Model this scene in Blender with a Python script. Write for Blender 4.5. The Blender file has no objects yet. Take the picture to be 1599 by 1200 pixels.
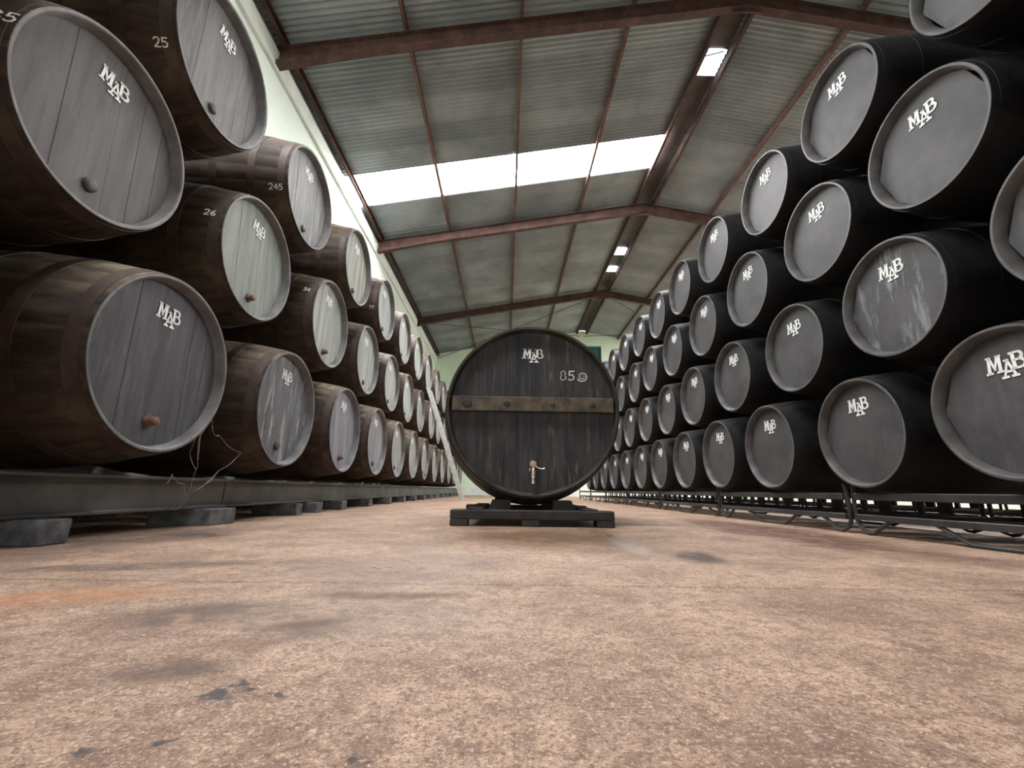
import bpy, bmesh, math, random
from mathutils import Vector, Matrix
random.seed(7)
PI = math.pi
C = bpy.context.scene.collection
sc = bpy.context.scene

# ------------------------------------------------------------------ camera, world, lights, exposure
F_PX, PITCH, YAW, ROLL, CAM_H = 678.31, 0.23971, 0.010926, -0.014, 0.2564
cd = bpy.data.cameras.new('camera'); cam = bpy.data.objects.new('camera', cd); C.objects.link(cam)
cd.sensor_width = 36.0; cd.lens = F_PX / 1599.0 * 36.0; cd.clip_start = 0.02; cd.clip_end = 200
cy, sy, cp, sp = math.cos(YAW), math.sin(YAW), math.cos(PITCH), math.sin(PITCH)
r0 = Vector((cy, -sy, 0)); fh = Vector((sy, cy, 0)); up0 = Vector((0, 0, 1))
d = fh * cp + up0 * sp; u0 = -fh * sp + up0 * cp
cr, sr = math.cos(ROLL), math.sin(ROLL)
rt = r0 * cr - u0 * sr; up = r0 * sr + u0 * cr
M = Matrix((rt, up, -d)).transposed().to_4x4(); M.translation = (0, 0, CAM_H)
cam.matrix_world = M
sc.camera = cam

w = bpy.data.worlds.new('sky'); sc.world = w; w.use_nodes = True
bg = w.node_tree.nodes['Background']; bg.inputs[0].default_value = (0.85, 0.93, 1.0, 1); bg.inputs[1].default_value = 1.0

SKYLIGHT = 44.0          # glow of the lit roof sheets: seen skylight and unseen added ones
FRONT_FILL = 48.0             # added front fill from behind the camera, in a made-up doorway
ad = bpy.data.lights.new('front_fill_light', 'AREA'); ad.shape = 'RECTANGLE'; ad.size = 4.6; ad.size_y = 4.2
ad.energy = FRONT_FILL; ad.color = (1.0, 0.97, 0.95)
al = bpy.data.objects.new('front_fill_light', ad); C.objects.link(al)
al.location = (0.6, -6.1, 2.15); al.rotation_euler = (PI / 2, 0, 0)

sc.view_settings.view_transform = 'Standard'; sc.view_settings.look = 'None'
sc.view_settings.exposure = 0.0; sc.view_settings.gamma = 1.0
sc.view_settings.use_curve_mapping = False
sc.cycles.max_bounces = 10; sc.cycles.diffuse_bounces = 6; sc.cycles.glossy_bounces = 4
sc.cycles.use_denoising = True

# ------------------------------------------------------------------ material helpers
class NT:
    def __init__(s, name):
        s.m = bpy.data.materials.new(name); s.m.use_nodes = True
        s.t = s.m.node_tree; s.b = s.t.nodes['Principled BSDF']
    def n(s, typ, **kw):
        nd = s.t.nodes.new(typ)
        for k, v in kw.items(): setattr(nd, k, v)
        return nd
    def l(s, a, b): s.t.links.new(a, b)
    def coords(s, kind='Object', scale=(1, 1, 1)):
        if kind == 'World': src = s.n('ShaderNodeNewGeometry').outputs['Position']
        else: src = s.n('ShaderNodeTexCoord').outputs[kind]
        mp = s.n('ShaderNodeMapping'); mp.inputs['Scale'].default_value = scale
        s.l(src, mp.inputs['Vector']); return mp.outputs[0]
    def noise(s, vec, scale, detail=5, rough=0.6, dist=0.0):
        nd = s.n('ShaderNodeTexNoise'); nd.inputs['Scale'].default_value = scale
        nd.inputs['Detail'].default_value = detail; nd.inputs['Roughness'].default_value = rough
        nd.inputs['Distortion'].default_value = dist
        s.l(vec, nd.inputs['Vector']); return nd.outputs['Fac']
    def ramp(s, fac, a, b, ca=0.0, cb=1.0):
        nd = s.n('ShaderNodeMapRange'); nd.interpolation_type = 'SMOOTHSTEP'
        nd.inputs[1].default_value = a; nd.inputs[2].default_value = b
        nd.inputs[3].default_value = ca; nd.inputs[4].default_value = cb
        s.l(fac, nd.inputs[0]); return nd.outputs[0]
    def mix(s, fac, a, b, mode='MIX'):
        nd = s.n('ShaderNodeMix', data_type='RGBA', blend_type=mode)
        for val, sock in ((fac, nd.inputs[0]), (a, nd.inputs[6]), (b, nd.inputs[7])):
            if hasattr(val, 'is_linked') or hasattr(val, 'links'): s.l(val, sock)
            elif isinstance(val, (int, float)): sock.default_value = val
            else: sock.default_value = (*val, 1)
        return nd.outputs[2]
    def math(s, op, a, b=None, clamp=False):
        nd = s.n('ShaderNodeMath', operation=op, use_clamp=clamp)
        for i, v in enumerate((a, b)):
            if v is None: continue
            if hasattr(v, 'links'): s.l(v, nd.inputs[i])
            else: nd.inputs[i].default_value = v
        return nd.outputs[0]
    def color(s, v):
        if hasattr(v, 'links'): s.l(v, s.b.inputs['Base Color'])
        else: s.b.inputs['Base Color'].default_value = (*v, 1)
    def rough(s, v):
        if hasattr(v, 'links'): s.l(v, s.b.inputs['Roughness'])
        else: s.b.inputs['Roughness'].default_value = v
    def bump(s, h, strength=0.3, dist=0.01):
        nd = s.n('ShaderNodeBump'); nd.inputs['Strength'].default_value = strength
        nd.inputs['Distance'].default_value = dist
        s.l(h, nd.inputs['Height']); s.l(nd.outputs[0], s.b.inputs['Normal'])
    def spec(s, v): s.b.inputs['Specular IOR Level'].default_value = v

def simple(name, col, rough=0.6, metal=0.0, var=0.25, scale=6.0, kind='Object', bump=0.0, spec=0.5):
    t = NT(name); v = t.coords(kind)
    f = t.ramp(t.noise(v, scale), 0.3, 0.7)
    lo = tuple(c * (1 - var) for c in col); hi = tuple(min(1, c * (1 + var)) for c in col)
    t.color(t.mix(f, lo, hi)); t.rough(rough); t.b.inputs['Metallic'].default_value = metal; t.spec(spec)
    if bump: t.bump(t.noise(v, scale * 6), bump, 0.005)
    return t.m

# ---- weathered brown barrel wood (object x runs along the staves)
def m_old_wood():
    t = NT('old_barrel_wood')
    v = t.coords('Object', (1.2, 9, 9)); v2 = t.coords('Object', (3, 3, 3))
    oi = t.n('ShaderNodeObjectInfo')
    g = t.ramp(t.noise(v, 2.2, 7, 0.65), 0.35, 0.68)
    c = t.mix(g, (0.027, 0.018, 0.014), (0.066, 0.045, 0.033))
    p = t.ramp(t.noise(v2, 0.9, 5, 0.6, 0.6), 0.52, 0.70)
    c = t.mix(t.math('MULTIPLY', p, 0.6), c, (0.12, 0.09, 0.052))
    # dust that has settled on the upper side
    geo = t.n('ShaderNodeNewGeometry'); sx = t.n('ShaderNodeSeparateXYZ'); t.l(geo.outputs['Normal'], sx.inputs[0])
    up_ = t.ramp(sx.outputs['Z'], 0.35, 0.95)
    dn = t.ramp(t.noise(v2, 2.0, 6, 0.7), 0.3, 0.65)
    c = t.mix(t.math('MULTIPLY', t.math('MULTIPLY', up_, dn), 0.85), c, (0.26, 0.215, 0.135))
    t.color(c); t.rough(0.72); t.spec(0.35)
    t.bump(t.noise(v, 6, 6), 0.35, 0.004)
    return t.m

# ---- painted barrel head; the tint is read from the object's colour slot, alpha sets how worn it is
def m_head(name, lightwear, streak=(2.2, 26, 2.2), rough=0.6):
    t = NT(name)
    oi = t.n('ShaderNodeObjectInfo')
    base = oi.outputs['Color']
    off = t.n('ShaderNodeVectorMath', operation='ADD')
    v0 = t.coords('World', (1.0, streak[1] / 4, streak[2] / 4))
    t.l(v0, off.inputs[0])
    cx = t.n('ShaderNodeCombineXYZ'); t.l(t.math('MULTIPLY', oi.outputs['Random'], 37.0), cx.inputs[1])
    t.l(cx.outputs[0], off.inputs[1])
    n1 = t.noise(off.outputs[0], 2.0, 7, 0.65, 0.3)
    f = t.ramp(n1, 0.28, 0.72)
    dark = t.mix(1.0, base, (0.62, 0.62, 0.64), 'MULTIPLY')
    lite = t.mix(1.0, base, (1.30, 1.30, 1.30), 'MULTIPLY')
    c = t.mix(f, dark, lite)
    n2 = t.noise(t.coords('World', (1, 6, 1.1)), 2.4, 9, 0.72, 0.12)
    wear = t.math('MULTIPLY', t.ramp(n2, 0.50, 0.66), oi.outputs['Alpha'])
    c = t.mix(wear, c, lightwear)
    t.color(c); t.rough(rough); t.spec(0.4)
    t.bump(t.noise(off.outputs[0], 9, 5), 0.25, 0.003)
    return t.m

def m_black():
    t = NT('black_barrel_paint')
    v = t.coords('Object', (2, 5, 5))
    geo = t.n('ShaderNodeNewGeometry'); sx = t.n('ShaderNodeSeparateXYZ'); t.l(geo.outputs['Normal'], sx.inputs[0])
    dust = t.math('MULTIPLY', t.ramp(sx.outputs['Z'], 0.6, 1.0), t.ramp(t.noise(v, 3, 5, 0.7), 0.3, 0.7))
    c = t.mix(t.math('MULTIPLY', dust, 0.5), (0.010, 0.010, 0.011), (0.085, 0.082, 0.075))
    t.color(c); t.rough(t.ramp(t.noise(v, 5, 4), 0.3, 0.7, 0.42, 0.6)); t.spec(0.35)
    return t.m

def m_cask():
    t = NT('dark_cask_wood')
    v = t.coords('World', (7, 7, 0.9)); v2 = t.coords('World', (3, 3, 2))
    f = t.ramp(t.noise(v, 3.0, 8, 0.68, 0.4), 0.35, 0.72)
    c = t.mix(f, (0.010, 0.011, 0.015), (0.052, 0.047, 0.047))
    n2 = t.ramp(t.noise(t.coords('World', (9, 9, 1.3)), 1.5, 7, 0.7, 0.4), 0.54, 0.70)
    low = t.ramp(t.noise(v2, 0.8, 3), 0.4, 0.6)
    c = t.mix(t.math('MULTIPLY', t.math('MULTIPLY', n2, low), 0.9), c, (0.24, 0.175, 0.11))
    t.color(c); t.rough(0.55); t.spec(0.4); t.bump(t.noise(v, 8, 6), 0.4, 0.004)
    return t.m

def m_cask_body():
    t = NT('cask_stave_wood')
    v = t.coords('World', (2, 1, 2))
    f = t.ramp(t.noise(v, 3.0, 8, 0.68, 0.4), 0.42, 0.75)
    t.color(t.mix(f, (0.016, 0.012, 0.012), (0.075, 0.055, 0.035))); t.rough(0.6); t.bump(t.noise(v, 12, 6), 0.4, 0.004)
    return t.m

def m_corrugated(name, a, b):
    t = NT(name); oi = t.n('ShaderNodeObjectInfo')
    v = t.coords('World', (1, 1, 1))
    c = t.mix(t.ramp(t.noise(v, 0.9, 5, 0.6), 0.3, 0.7), a, b)
    c = t.mix(t.ramp(oi.outputs['Random'], 0.0, 1.0, 0.0, 0.35), c, tuple(x * 0.55 for x in a))
    spots = t.ramp(t.noise(v, 5.5, 5, 0.7), 0.62, 0.72)
    c = t.mix(t.math('MULTIPLY', spots, 0.35), c, (0.20, 0.17, 0.13))
    t.color(c); t.rough(0.55); t.b.inputs['Metallic'].default_value = 0.25
    return t.m

def m_emit(name, col, strength, base=(0.8, 0.85, 0.8)):
    t = NT(name); t.color(base); t.rough(0.5)
    t.b.inputs['Emission Color'].default_value = (*col, 1); t.b.inputs['Emission Strength'].default_value = strength
    return t.m

def m_rust(name='rusty_red_steel', a=(0.042, 0.022, 0.019), b=(0.10, 0.050, 0.041)):
    t = NT(name); v = t.coords('World')
    c = t.mix(t.ramp(t.noise(v, 4, 7, 0.7), 0.35, 0.7), a, b)
    c = t.mix(t.math('MULTIPLY', t.ramp(t.noise(v, 11, 6, 0.7), 0.58, 0.7), 0.45), c, (0.27, 0.15, 0.115))
    t.color(c); t.rough(0.75); t.spec(0.3); return t.m

def m_wall(name, a, b, stain):
    t = NT(name); v = t.coords('World', (1, 1, 0.45))
    c = t.mix(t.ramp(t.noise(v, 0.5, 5, 0.6), 0.35, 0.65), a, b)
    c = t.mix(t.math('MULTIPLY', t.ramp(t.noise(v, 2.2, 7, 0.7), 0.56, 0.72), 0.5), c, stain)
    t.color(c); t.rough(0.85); t.spec(0.2); t.bump(t.noise(v, 20, 4), 0.15, 0.004); return t.m

def m_floor():
    t = NT('stained_concrete')
    v = t.coords('World')
    geo = t.n('ShaderNodeNewGeometry'); P = geo.outputs['Position']
    big = t.noise(v, 0.75, 5, 0.62, 0.4); mid = t.noise(v, 3.2, 7, 0.68, 0.3); fine = t.noise(v, 26, 8, 0.75)
    grit = t.noise(v, 120, 4, 0.75); dustn = t.noise(v, 260, 3, 0.8)
    c = t.mix(t.ramp(mid, 0.32, 0.68), (0.20, 0.125, 0.090), (0.49, 0.350, 0.262))
    c = t.mix(t.math('MULTIPLY', t.ramp(big, 0.46, 0.66), 0.55), c, (0.50, 0.375, 0.265))
    c = t.mix(t.math('MULTIPLY', t.ramp(fine, 0.47, 0.58), 0.62), c, (0.135, 0.080, 0.058))
    c = t.mix(t.math('MULTIPLY', t.ramp(t.noise(v, 45, 6, 0.7), 0.53, 0.64), 0.55), c, (0.56, 0.43, 0.33))
    c = t.mix(t.math('MULTIPLY', t.ramp(grit, 0.51, 0.60), 0.75), c, (0.085, 0.052, 0.040))
    c = t.mix(t.math('MULTIPLY', t.ramp(dustn, 0.50, 0.58), 0.62), c, (0.10, 0.066, 0.052))
    c = t.mix(t.math('MULTIPLY', t.ramp(t.noise(v, 150, 3, 0.8), 0.55, 0.64), 0.55), c, (0.66, 0.52, 0.42))
    warp = t.n('ShaderNodeTexNoise'); warp.inputs['Scale'].default_value = 2.4; warp.inputs['Detail'].default_value = 6
    t.l(P, warp.inputs['Vector'])
    wm = t.n('ShaderNodeVectorMath', operation='MULTIPLY_ADD'); t.l(warp.outputs['Color'], wm.inputs[0])
    wm.inputs[1].default_value = (1, 1, 0); wm.inputs[2].default_value = (-0.5, -0.5, 0)
    warp2 = t.n('ShaderNodeTexNoise'); warp2.inputs['Scale'].default_value = 55; warp2.inputs['Detail'].default_value = 5
    t.l(P, warp2.inputs['Vector'])
    wm2 = t.n('ShaderNodeVectorMath', operation='MULTIPLY_ADD'); t.l(warp2.outputs['Color'], wm2.inputs[0])
    wm2.inputs[1].default_value = (1, 1, 0); wm2.inputs[2].default_value = (-0.5, -0.5, 0)
    def blob(cx, cyy, rx, ry, ang=0.0, warpamt=0.5, soft=0.75, fine_=False):
        a = t.n('ShaderNodeVectorMath', operation='SCALE'); t.l((wm2 if fine_ else wm).outputs[0], a.inputs[0]); a.inputs['Scale'].default_value = warpamt * 2 * max(min(rx, ry), 0.02)
        s = t.n('ShaderNodeVectorMath', operation='ADD'); t.l(P, s.inputs[0]); t.l(a.outputs[0], s.inputs[1])
        mp = t.n('ShaderNodeMapping'); mp.vector_type = 'TEXTURE'
        mp.inputs['Location'].default_value = (cx, cyy, 0); mp.inputs['Rotation'].default_value = (0, 0, ang)
        mp.inputs['Scale'].default_value = (rx, ry, 1)
        t.l(s.outputs[0], mp.inputs['Vector'])
        ln = t.n('ShaderNodeVectorMath', operation='LENGTH'); t.l(mp.outputs[0], ln.inputs[0])
        return t.ramp(ln.outputs['Value'], 1.0, 1.0 - soft)
    brk = t.ramp(t.noise(v, 9, 8, 0.72, 0.5), 0.34, 0.56, 0.40, 1.0)
    def stain(c, blobs, col, k):
        m = None
        for bl in blobs: m = bl if m is None else t.math('MAXIMUM', m, bl)
        return t.mix(t.math('MULTIPLY', t.math('MULTIPLY', m, brk if len(blobs) < 7 else 1.0), k), c, col), m
    c, _ = stain(c, [blob(-1.05, 1.12, 0.35, 0.14, 0.4), blob(-0.42, 0.83, 0.10, 0.03, 0.5, 1.2, 1.0)], (0.36, 0.17, 0.08), 0.55)     # rust
    c, _ = stain(c, [blob(-1.2, 1.52, 0.80, 0.12, 0.3), blob(-1.75, 2.3, 0.30, 1.1, 0.0), blob(-0.62, 1.0, 0.26, 0.13, 0.4, 0.8), blob(-0.48, 0.70, 0.14, 0.07, 0.5, 1.0), blob(-0.40, 0.86, 0.22, 0.09, 0.5, 1.0, 1.0)], (0.075, 0.047, 0.036), 0.80)
    c, _ = stain(c, [blob(-0.30, 1.175, 0.30, 0.065, 0.05), blob(-0.38, .93, .12, .05, .4, .9)], (0.085, 0.040, 0.022), 0.9)
    c, _ = stain(c, [blob(1.85, 3.2, 0.42, 1.7, 0.0, 0.6, 0.5), blob(1.45, 1.25, 0.14, 0.07)], (0.085, 0.038, 0.026), 0.95)
    c, _ = stain(c, [blob(0.25, 2.55, 0.6, 0.55)], (0.13, 0.078, 0.038), 0.8)
    sp_ = [blob(x, y, r * 1.7, r * 1.4, 0, 1.6, 0.6, True) for x, y, r in ((-0.36, 0.63, .014), (-0.35, 0.66, .011), (-0.335, 0.645, .008), (-0.34, 0.53, .009), (-0.14, 0.50, .009), (-0.41, 0.51, .010), (-0.29, 0.635, .007))]
    c, _ = stain(c, sp_, (0.03, 0.027, 0.03), 0.9)
    c, dk = stain(c, [blob(0.80, 1.90, 0.12, 0.26, -0.25, 0.7, 0.6), blob(-1.62, 2.47, 0.22, 0.16)], (0.045, 0.028, 0.022), 0.9)
    hs = t.n('ShaderNodeHueSaturation'); hs.inputs['Saturation'].default_value = 1.10; hs.inputs['Value'].default_value = 1.20
    t.l(c, hs.inputs['Color']); t.color(hs.outputs[0])
    # damp streaks shine
    wet = None
    for bl in (blob(0.60, 2.75, 0.10, 0.55, 0.03, 0.5, 0.9), blob(0.78, 1.95, 0.16, 0.26, 0.3), blob(-0.35, 1.65, 0.5, 0.55, -0.3, 0.6, 0.9), blob(-0.30, 1.0, 0.5, 0.24, -0.3, 0.6, 0.9), blob(0.4, 12.0, 1.6, 4.0, 0, 0.5, 0.9)):
        wet = bl if wet is None else t.math('MAXIMUM', wet, bl)
    rg = t.ramp(t.noise(v, 7, 6, 0.7), 0.3, 0.7, 0.50, 0.72)
    rg2 = t.math('SUBTRACT', rg, t.math('MULTIPLY', wet, 0.30))
    hot = blob(0.62, 2.45, 0.085, 0.70, -0.06, 0.5, 0.7)
    rg2 = t.math('SUBTRACT', rg2, t.math('MULTIPLY', hot, 0.02), True)
    t.l(t.math('MAXIMUM', hot, t.math('MULTIPLY', wet, 0.45)), t.b.inputs['Coat Weight']); t.b.inputs['Coat Roughness'].default_value = 0.36; t.b.inputs['Coat IOR'].default_value = 1.6
    t.rough(rg2); t.l(t.math('ADD', 0.5, t.math('MULTIPLY', hot, 2.0)), t.b.inputs['Specular IOR Level'])
    h = t.math('ADD', t.math('MULTIPLY', fine, 0.6), t.math('MULTIPLY', grit, 0.25))
    h = t.math('ADD', h, t.math('MULTIPLY', mid, 1.0))
    nd = t.n('ShaderNodeBump'); nd.inputs['Distance'].default_value = 0.012
    t.l(t.math('SUBTRACT', 0.7, t.math('MAXIMUM', t.math('MULTIPLY', wet, 0.05), t.math('MULTIPLY', hot, 0.62))), nd.inputs['Strength'])
    t.l(h, nd.inputs['Height']); t.l(nd.outputs[0], t.b.inputs['Normal'])
    return t.m

MT = {}
MT['floor'] = m_floor()
MT['wall_left'] = m_wall('pale_green_wall', (0.64, 0.71, 0.63), (0.73, 0.77, 0.73), (0.46, 0.60, 0.45))
MT['wall_far'] = m_wall('mint_green_wall', (0.66, 0.82, 0.64), (0.72, 0.85, 0.68), (0.58, 0.74, 0.57))
MT['white'] = simple('white_masonry', (0.70, 0.74, 0.70), 0.85, var=0.08, kind='World', scale=1.5)
MT['sheet'] = m_corrugated('corrugated_steel', (0.17, 0.195, 0.205), (0.29, 0.32, 0.33))
MT['skylight'] = m_emit('skylight_or_fill_sheet', (1.0, 0.968, 0.972), SKYLIGHT)
MT['pane'] = m_emit('ridge_vent_pane', (0.82, 0.86, 1.0), 6.0)
MT['rust'] = m_rust()
MT['purlin'] = m_rust('rusty_purlin_steel', (0.07, 0.035, 0.029), (0.15, 0.075, 0.056))
MT['eave'] = m_rust('dark_eave_steel', (0.035, 0.018, 0.016), (0.10, 0.05, 0.04))
MT['ridge'] = simple('dark_ridge_steel', (0.055, 0.042, 0.040), 0.5, 0.3, 0.4, 3, 'World')
MT['old'] = m_old_wood()
MT['hoop'] = simple('brown_painted_hoop', (0.062, 0.040, 0.032), 0.6, 0.2, 0.45, 5)
MT['head'] = m_head('worn_grey_head_paint', (0.40, 0.41, 0.41))
MT['head_black'] = m_head('black_head_paint', (0.22, 0.23, 0.25), (2.2, 6, 6), 0.55)
MT['black'] = m_black()
MT['black_rim'] = simple('black_chime_paint', (0.075, 0.073, 0.073), 0.5, var=0.3, scale=8)
MT['rim'] = simple('worn_grey_chime', (0.15, 0.148, 0.152), 0.6, var=0.4, scale=5)
MT['letter'] = simple('white_stencil_paint', (0.92, 0.97, 0.95), 0.6, var=0.06)
MT['chalk'] = simple('white_chalk', (0.86, 0.86, 0.82), 0.8, var=0.1, scale=60)
MT['bung_rust'] = simple('rust_brown_bung', (0.15, 0.075, 0.045), 0.6, var=0.5, scale=40)
MT['bung_dark'] = simple('dark_bung', (0.05, 0.045, 0.045), 0.6, var=0.4, scale=40)
MT['cask'] = m_cask(); MT['cask_body'] = m_cask_body()
MT['cask_rim'] = simple('cask_chime_wood', (0.034, 0.029, 0.024), 0.65, var=0.8, scale=4, kind='World', bump=0.3)
MT['plank'] = simple('grey_brown_board', (0.085, 0.066, 0.047), 0.7, var=0.6, scale=9, kind='World', bump=0.3)
MT['timber'] = simple('black_timber', (0.028, 0.025, 0.024), 0.7, var=0.5, scale=6, kind='World', bump=0.3)
MT['chrome'] = simple('worn_chrome', (0.72, 0.70, 0.66), 0.25, 1.0, 0.1, 30)
MT['brass'] = simple('dull_copper_cap', (0.62, 0.42, 0.34), 0.4, 0.6, 0.2, 30)
MT['rack'] = simple('black_rack_steel', (0.045, 0.045, 0.048), 0.42, 0.3, 0.35, 5)
MT['beam'] = simple('grey_beam_steel', (0.085, 0.082, 0.080), 0.55, 0.2, 0.4, 3, 'World')
MT['block'] = simple('grey_concrete_block', (0.13, 0.135, 0.145), 0.9, var=0.45, scale=14, kind='World', bump=0.6)
MT['alu'] = simple('ladder_aluminium', (0.62, 0.62, 0.60), 0.4, 0.7, 0.15, 8)
MT['web'] = simple('dusty_cobweb', (0.38, 0.35, 0.31), 0.9, var=0.2)
MT['glass'] = simple('dark_teal_glass', (0.035, 0.12, 0.115), 0.12, 0.0, 0.2, 2)
MT['wframe'] = simple('dark_window_frame', (0.06, 0.13, 0.12), 0.5)
MT['rod'] = simple('dark_brace_rod', (0.04, 0.03, 0.03), 0.6)
MT['ground'] = simple('outside_ground', (0.35, 0.33, 0.30), 0.9, kind='World')

# ------------------------------------------------------------------ mesh helpers
def link_mesh(name, bm_or_me, mat, parent=None, smooth=False):
    if isinstance(bm_or_me, bmesh.types.BMesh):
        me = bpy.data.meshes.new(name)
        bmesh.ops.recalc_face_normals(bm_or_me, faces=bm_or_me.faces[:])
        if smooth:
            for f in bm_or_me.faces: f.smooth = True
        bm_or_me.to_mesh(me); bm_or_me.free()
        if mat is not None: me.materials.append(mat)
        if smooth: me.set_sharp_from_angle(angle=math.radians(38))
    else: me = bm_or_me
    o = bpy.data.objects.new(name, me); C.objects.link(o)
    if parent: o.parent = parent
    return o
def empty(name, loc=(0, 0, 0), rz=0.0):
    o = bpy.data.objects.new(name, None); C.objects.link(o); o.location = loc; o.rotation_euler = (0, 0, rz)
    o.empty_display_size = 0.1; return o
def tag(o, label, cat, group=None):
    o['label'] = label; o['category'] = cat
    if group: o['group'] = group
    return o
def struct(o, label=None, cat=None):
    o['kind'] = 'structure'
    if label: o['label'] = label
    if cat: o['category'] = cat
    return o
def add_box(bm, lo, hi, bevel=0.0):
    r = bmesh.ops.create_cube(bm, size=1.0); vs = r['verts']
    for v in vs:
        v.co = Vector(((lo[0] + hi[0]) / 2 + v.co.x * (hi[0] - lo[0]), (lo[1] + hi[1]) / 2 + v.co.y * (hi[1] - lo[1]), (lo[2] + hi[2]) / 2 + v.co.z * (hi[2] - lo[2])))
    if bevel:
        es = list({e for v in vs for e in v.link_edges})
        bmesh.ops.bevel(bm, geom=es, offset=bevel, segments=1, affect='EDGES', profile=0.5)
def box_obj(name, lo, hi, mat, parent=None, bevel=0.0):
    bm = bmesh.new(); add_box(bm, lo, hi, bevel); return link_mesh(name, bm, mat, parent)
def add_prism(bm, pts, axis_vec):
    """pts: ordered 3-D outline; extruded by axis_vec"""
    a = [bm.verts.new(p) for p in pts]; b = [bm.verts.new(Vector(p) + Vector(axis_vec)) for p in pts]
    n = len(pts)
    bm.faces.new(a); bm.faces.new(b[::-1])
    for i in range(n): bm.faces.new((a[i], b[i], b[(i + 1) % n], a[(i + 1) % n]))
def add_tube(bm, pts, r, seg=8, cap=True, radii=None):
    pts = [Vector(p) for p in pts]; rings = []; prev = None
    for i, p in enumerate(pts):
        if i == 0: t = (pts[1] - p)
        elif i == len(pts) - 1: t = (p - pts[-2])
        else: t = (pts[i + 1] - p).normalized() + (p - pts[i - 1]).normalized()
        t.normalize()
        if prev is None:
            a = Vector((0, 0, 1)) if abs(t.z) < 0.9 else Vector((1, 0, 0)); n1 = t.cross(a).normalized()
        else: n1 = (prev - t * prev.dot(t)).normalized()
        prev = n1; n2 = t.cross(n1); rr = radii[i] if radii else r
        rings.append([bm.verts.new(p + (n1 * math.cos(k * 2 * PI / seg) + n2 * math.sin(k * 2 * PI / seg)) * rr) for k in range(seg)])
    for a, b in zip(rings, rings[1:]):
        for k in range(seg): bm.faces.new((a[k], a[(k + 1) % seg], b[(k + 1) % seg], b[k]))
    if cap: bm.faces.new(rings[0][::-1]); bm.faces.new(rings[-1])
def add_lathe_x(bm, prof, angs, groove=None, cap0=False, cap1=False):
    """prof: (x, r, groove weight); angs: (angle, groove 0/1)"""
    rings = []
    for x, r, gw in prof:
        rings.append([bm.verts.new((x, (r - g * gw) * math.cos(a), (r - g * gw) * math.sin(a))) for a, g in angs])
    n = len(angs)
    for a, b in zip(rings, rings[1:]):
        for k in range(n): bm.faces.new((a[k], a[(k + 1) % n], b[(k + 1) % n], b[k]))
    if cap0: bm.faces.new(rings[0])
    if cap1: bm.faces.new(rings[-1])

# ------------------------------------------------------------------ stencil letters and chalk figures (drawn on the head plane)
def letters_bm(depth=0.0015):
    k = 0.175 / 335.0
    bm = bmesh.new()
    def q(*pts):
        mx = sum(p[0] for p in pts) / 4; my = sum(p[1] for p in pts) / 4
        pts = [(x + 3.6 * (1 if x > mx else -1), y + 3.0 * (1 if y > my else -1)) for x, y in pts]
        add_prism(bm, [(0, (x - 517) * k, -(y - 290) * k) for x, y in pts], (depth, 0, 0))
    # M
    q((366, 350), (388, 350), (402, 194), (384, 194)); q((352, 352), (404, 352), (404, 338), (353, 338)); q((372, 191), (408, 191), (408, 204), (371, 204))
    q((386, 194), (410, 194), (437, 318), (420, 322)); q((420, 322), (437, 318), (474, 194), (452, 194))
    q((468, 191), (488, 194), (480, 345), (458, 345)); q((442, 352), (492, 352), (492, 338), (442, 338)); q((452, 191), (492, 191), (492, 204), (452, 204))
    # A
    q((486, 402), (503, 402), (541, 262), (527, 250)); q((524, 250), (545, 250), (588, 402), (565, 402)); q((505, 366), (572, 366), (568, 352), (508, 352))
    q((468, 414), (522, 414), (522, 399), (469, 399)); q((548, 414), (603, 414), (602, 399), (548, 399)); q((510, 262), (545, 262), (545, 249), (510, 249))
    # B
    q((575, 352), (598, 352), (598, 196), (575, 196)); q((562, 210), (622, 210), (622, 196), (562, 196)); q((562, 352), (626, 352), (626, 338), (562, 338)); q((590, 278), (630, 278), (630, 264), (590, 264))
    def bowl(cx, cyy, rx, ry, th):
        n = 10; ps = []
        for i in range(n):
            a0 = -PI / 2 + PI * i / n; a1 = -PI / 2 + PI * (i + 1) / n
            q((cx + rx * math.cos(a0), cyy + ry * math.sin(a0)), (cx + rx * math.cos(a1), cyy + ry * math.sin(a1)),
              (cx + (rx - th * 1.5) * math.cos(a1), cyy + (ry - th) * math.sin(a1)), (cx + (rx - th * 1.5) * math.cos(a0), cyy + (ry - th) * math.sin(a0)))
    bowl(622, 236, 45, 40, 13); bowl(626, 308, 56, 44, 14)
    return bm
GLY = {'2': [[(0, .8), (.15, 1), (.45, 1), (.6, .8), (.5, .5), (0, 0), (.62, 0)]],
       '5': [[(.6, 1), (.1, 1), (.06, .55), (.4, .62), (.6, .38), (.48, .08), (.2, 0), (0, .1)]],
       '6': [[(.55, .95), (.2, .7), (.02, .3), (.2, 0), (.5, .05), (.58, .3), (.35, .48), (.1, .35)]],
       '3': [[(0, .9), (.3, 1), (.55, .8), (.25, .55), (.58, .3), (.35, 0), (0, .1)]],
       '7': [[(0, 1), (.6, 1), (.2, 0)]],
       '4': [[(.45, 0), (.45, 1), (0, .35), (.65, .35)]],
       '8': [[(.3 + .24 * math.sin(i * PI / 6), .76 - .24 * math.cos(i * PI / 6)) for i in range(13)], [(.3 + .29 * math.sin(i * PI / 6), .27 + .26 * math.cos(i * PI / 6)) for i in range(13)]],
       '1': [[(.1, .8), (.3, 1), (.3, 0)]],
       '@': [[(.62 + .18 * 0 + rr * math.cos(a), .42 + rr * math.sin(a)) for a, rr in [(-2.6 + i * 0.5, 0.58 * (1 - i / 27.0)) for i in range(25)]]]}
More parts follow.
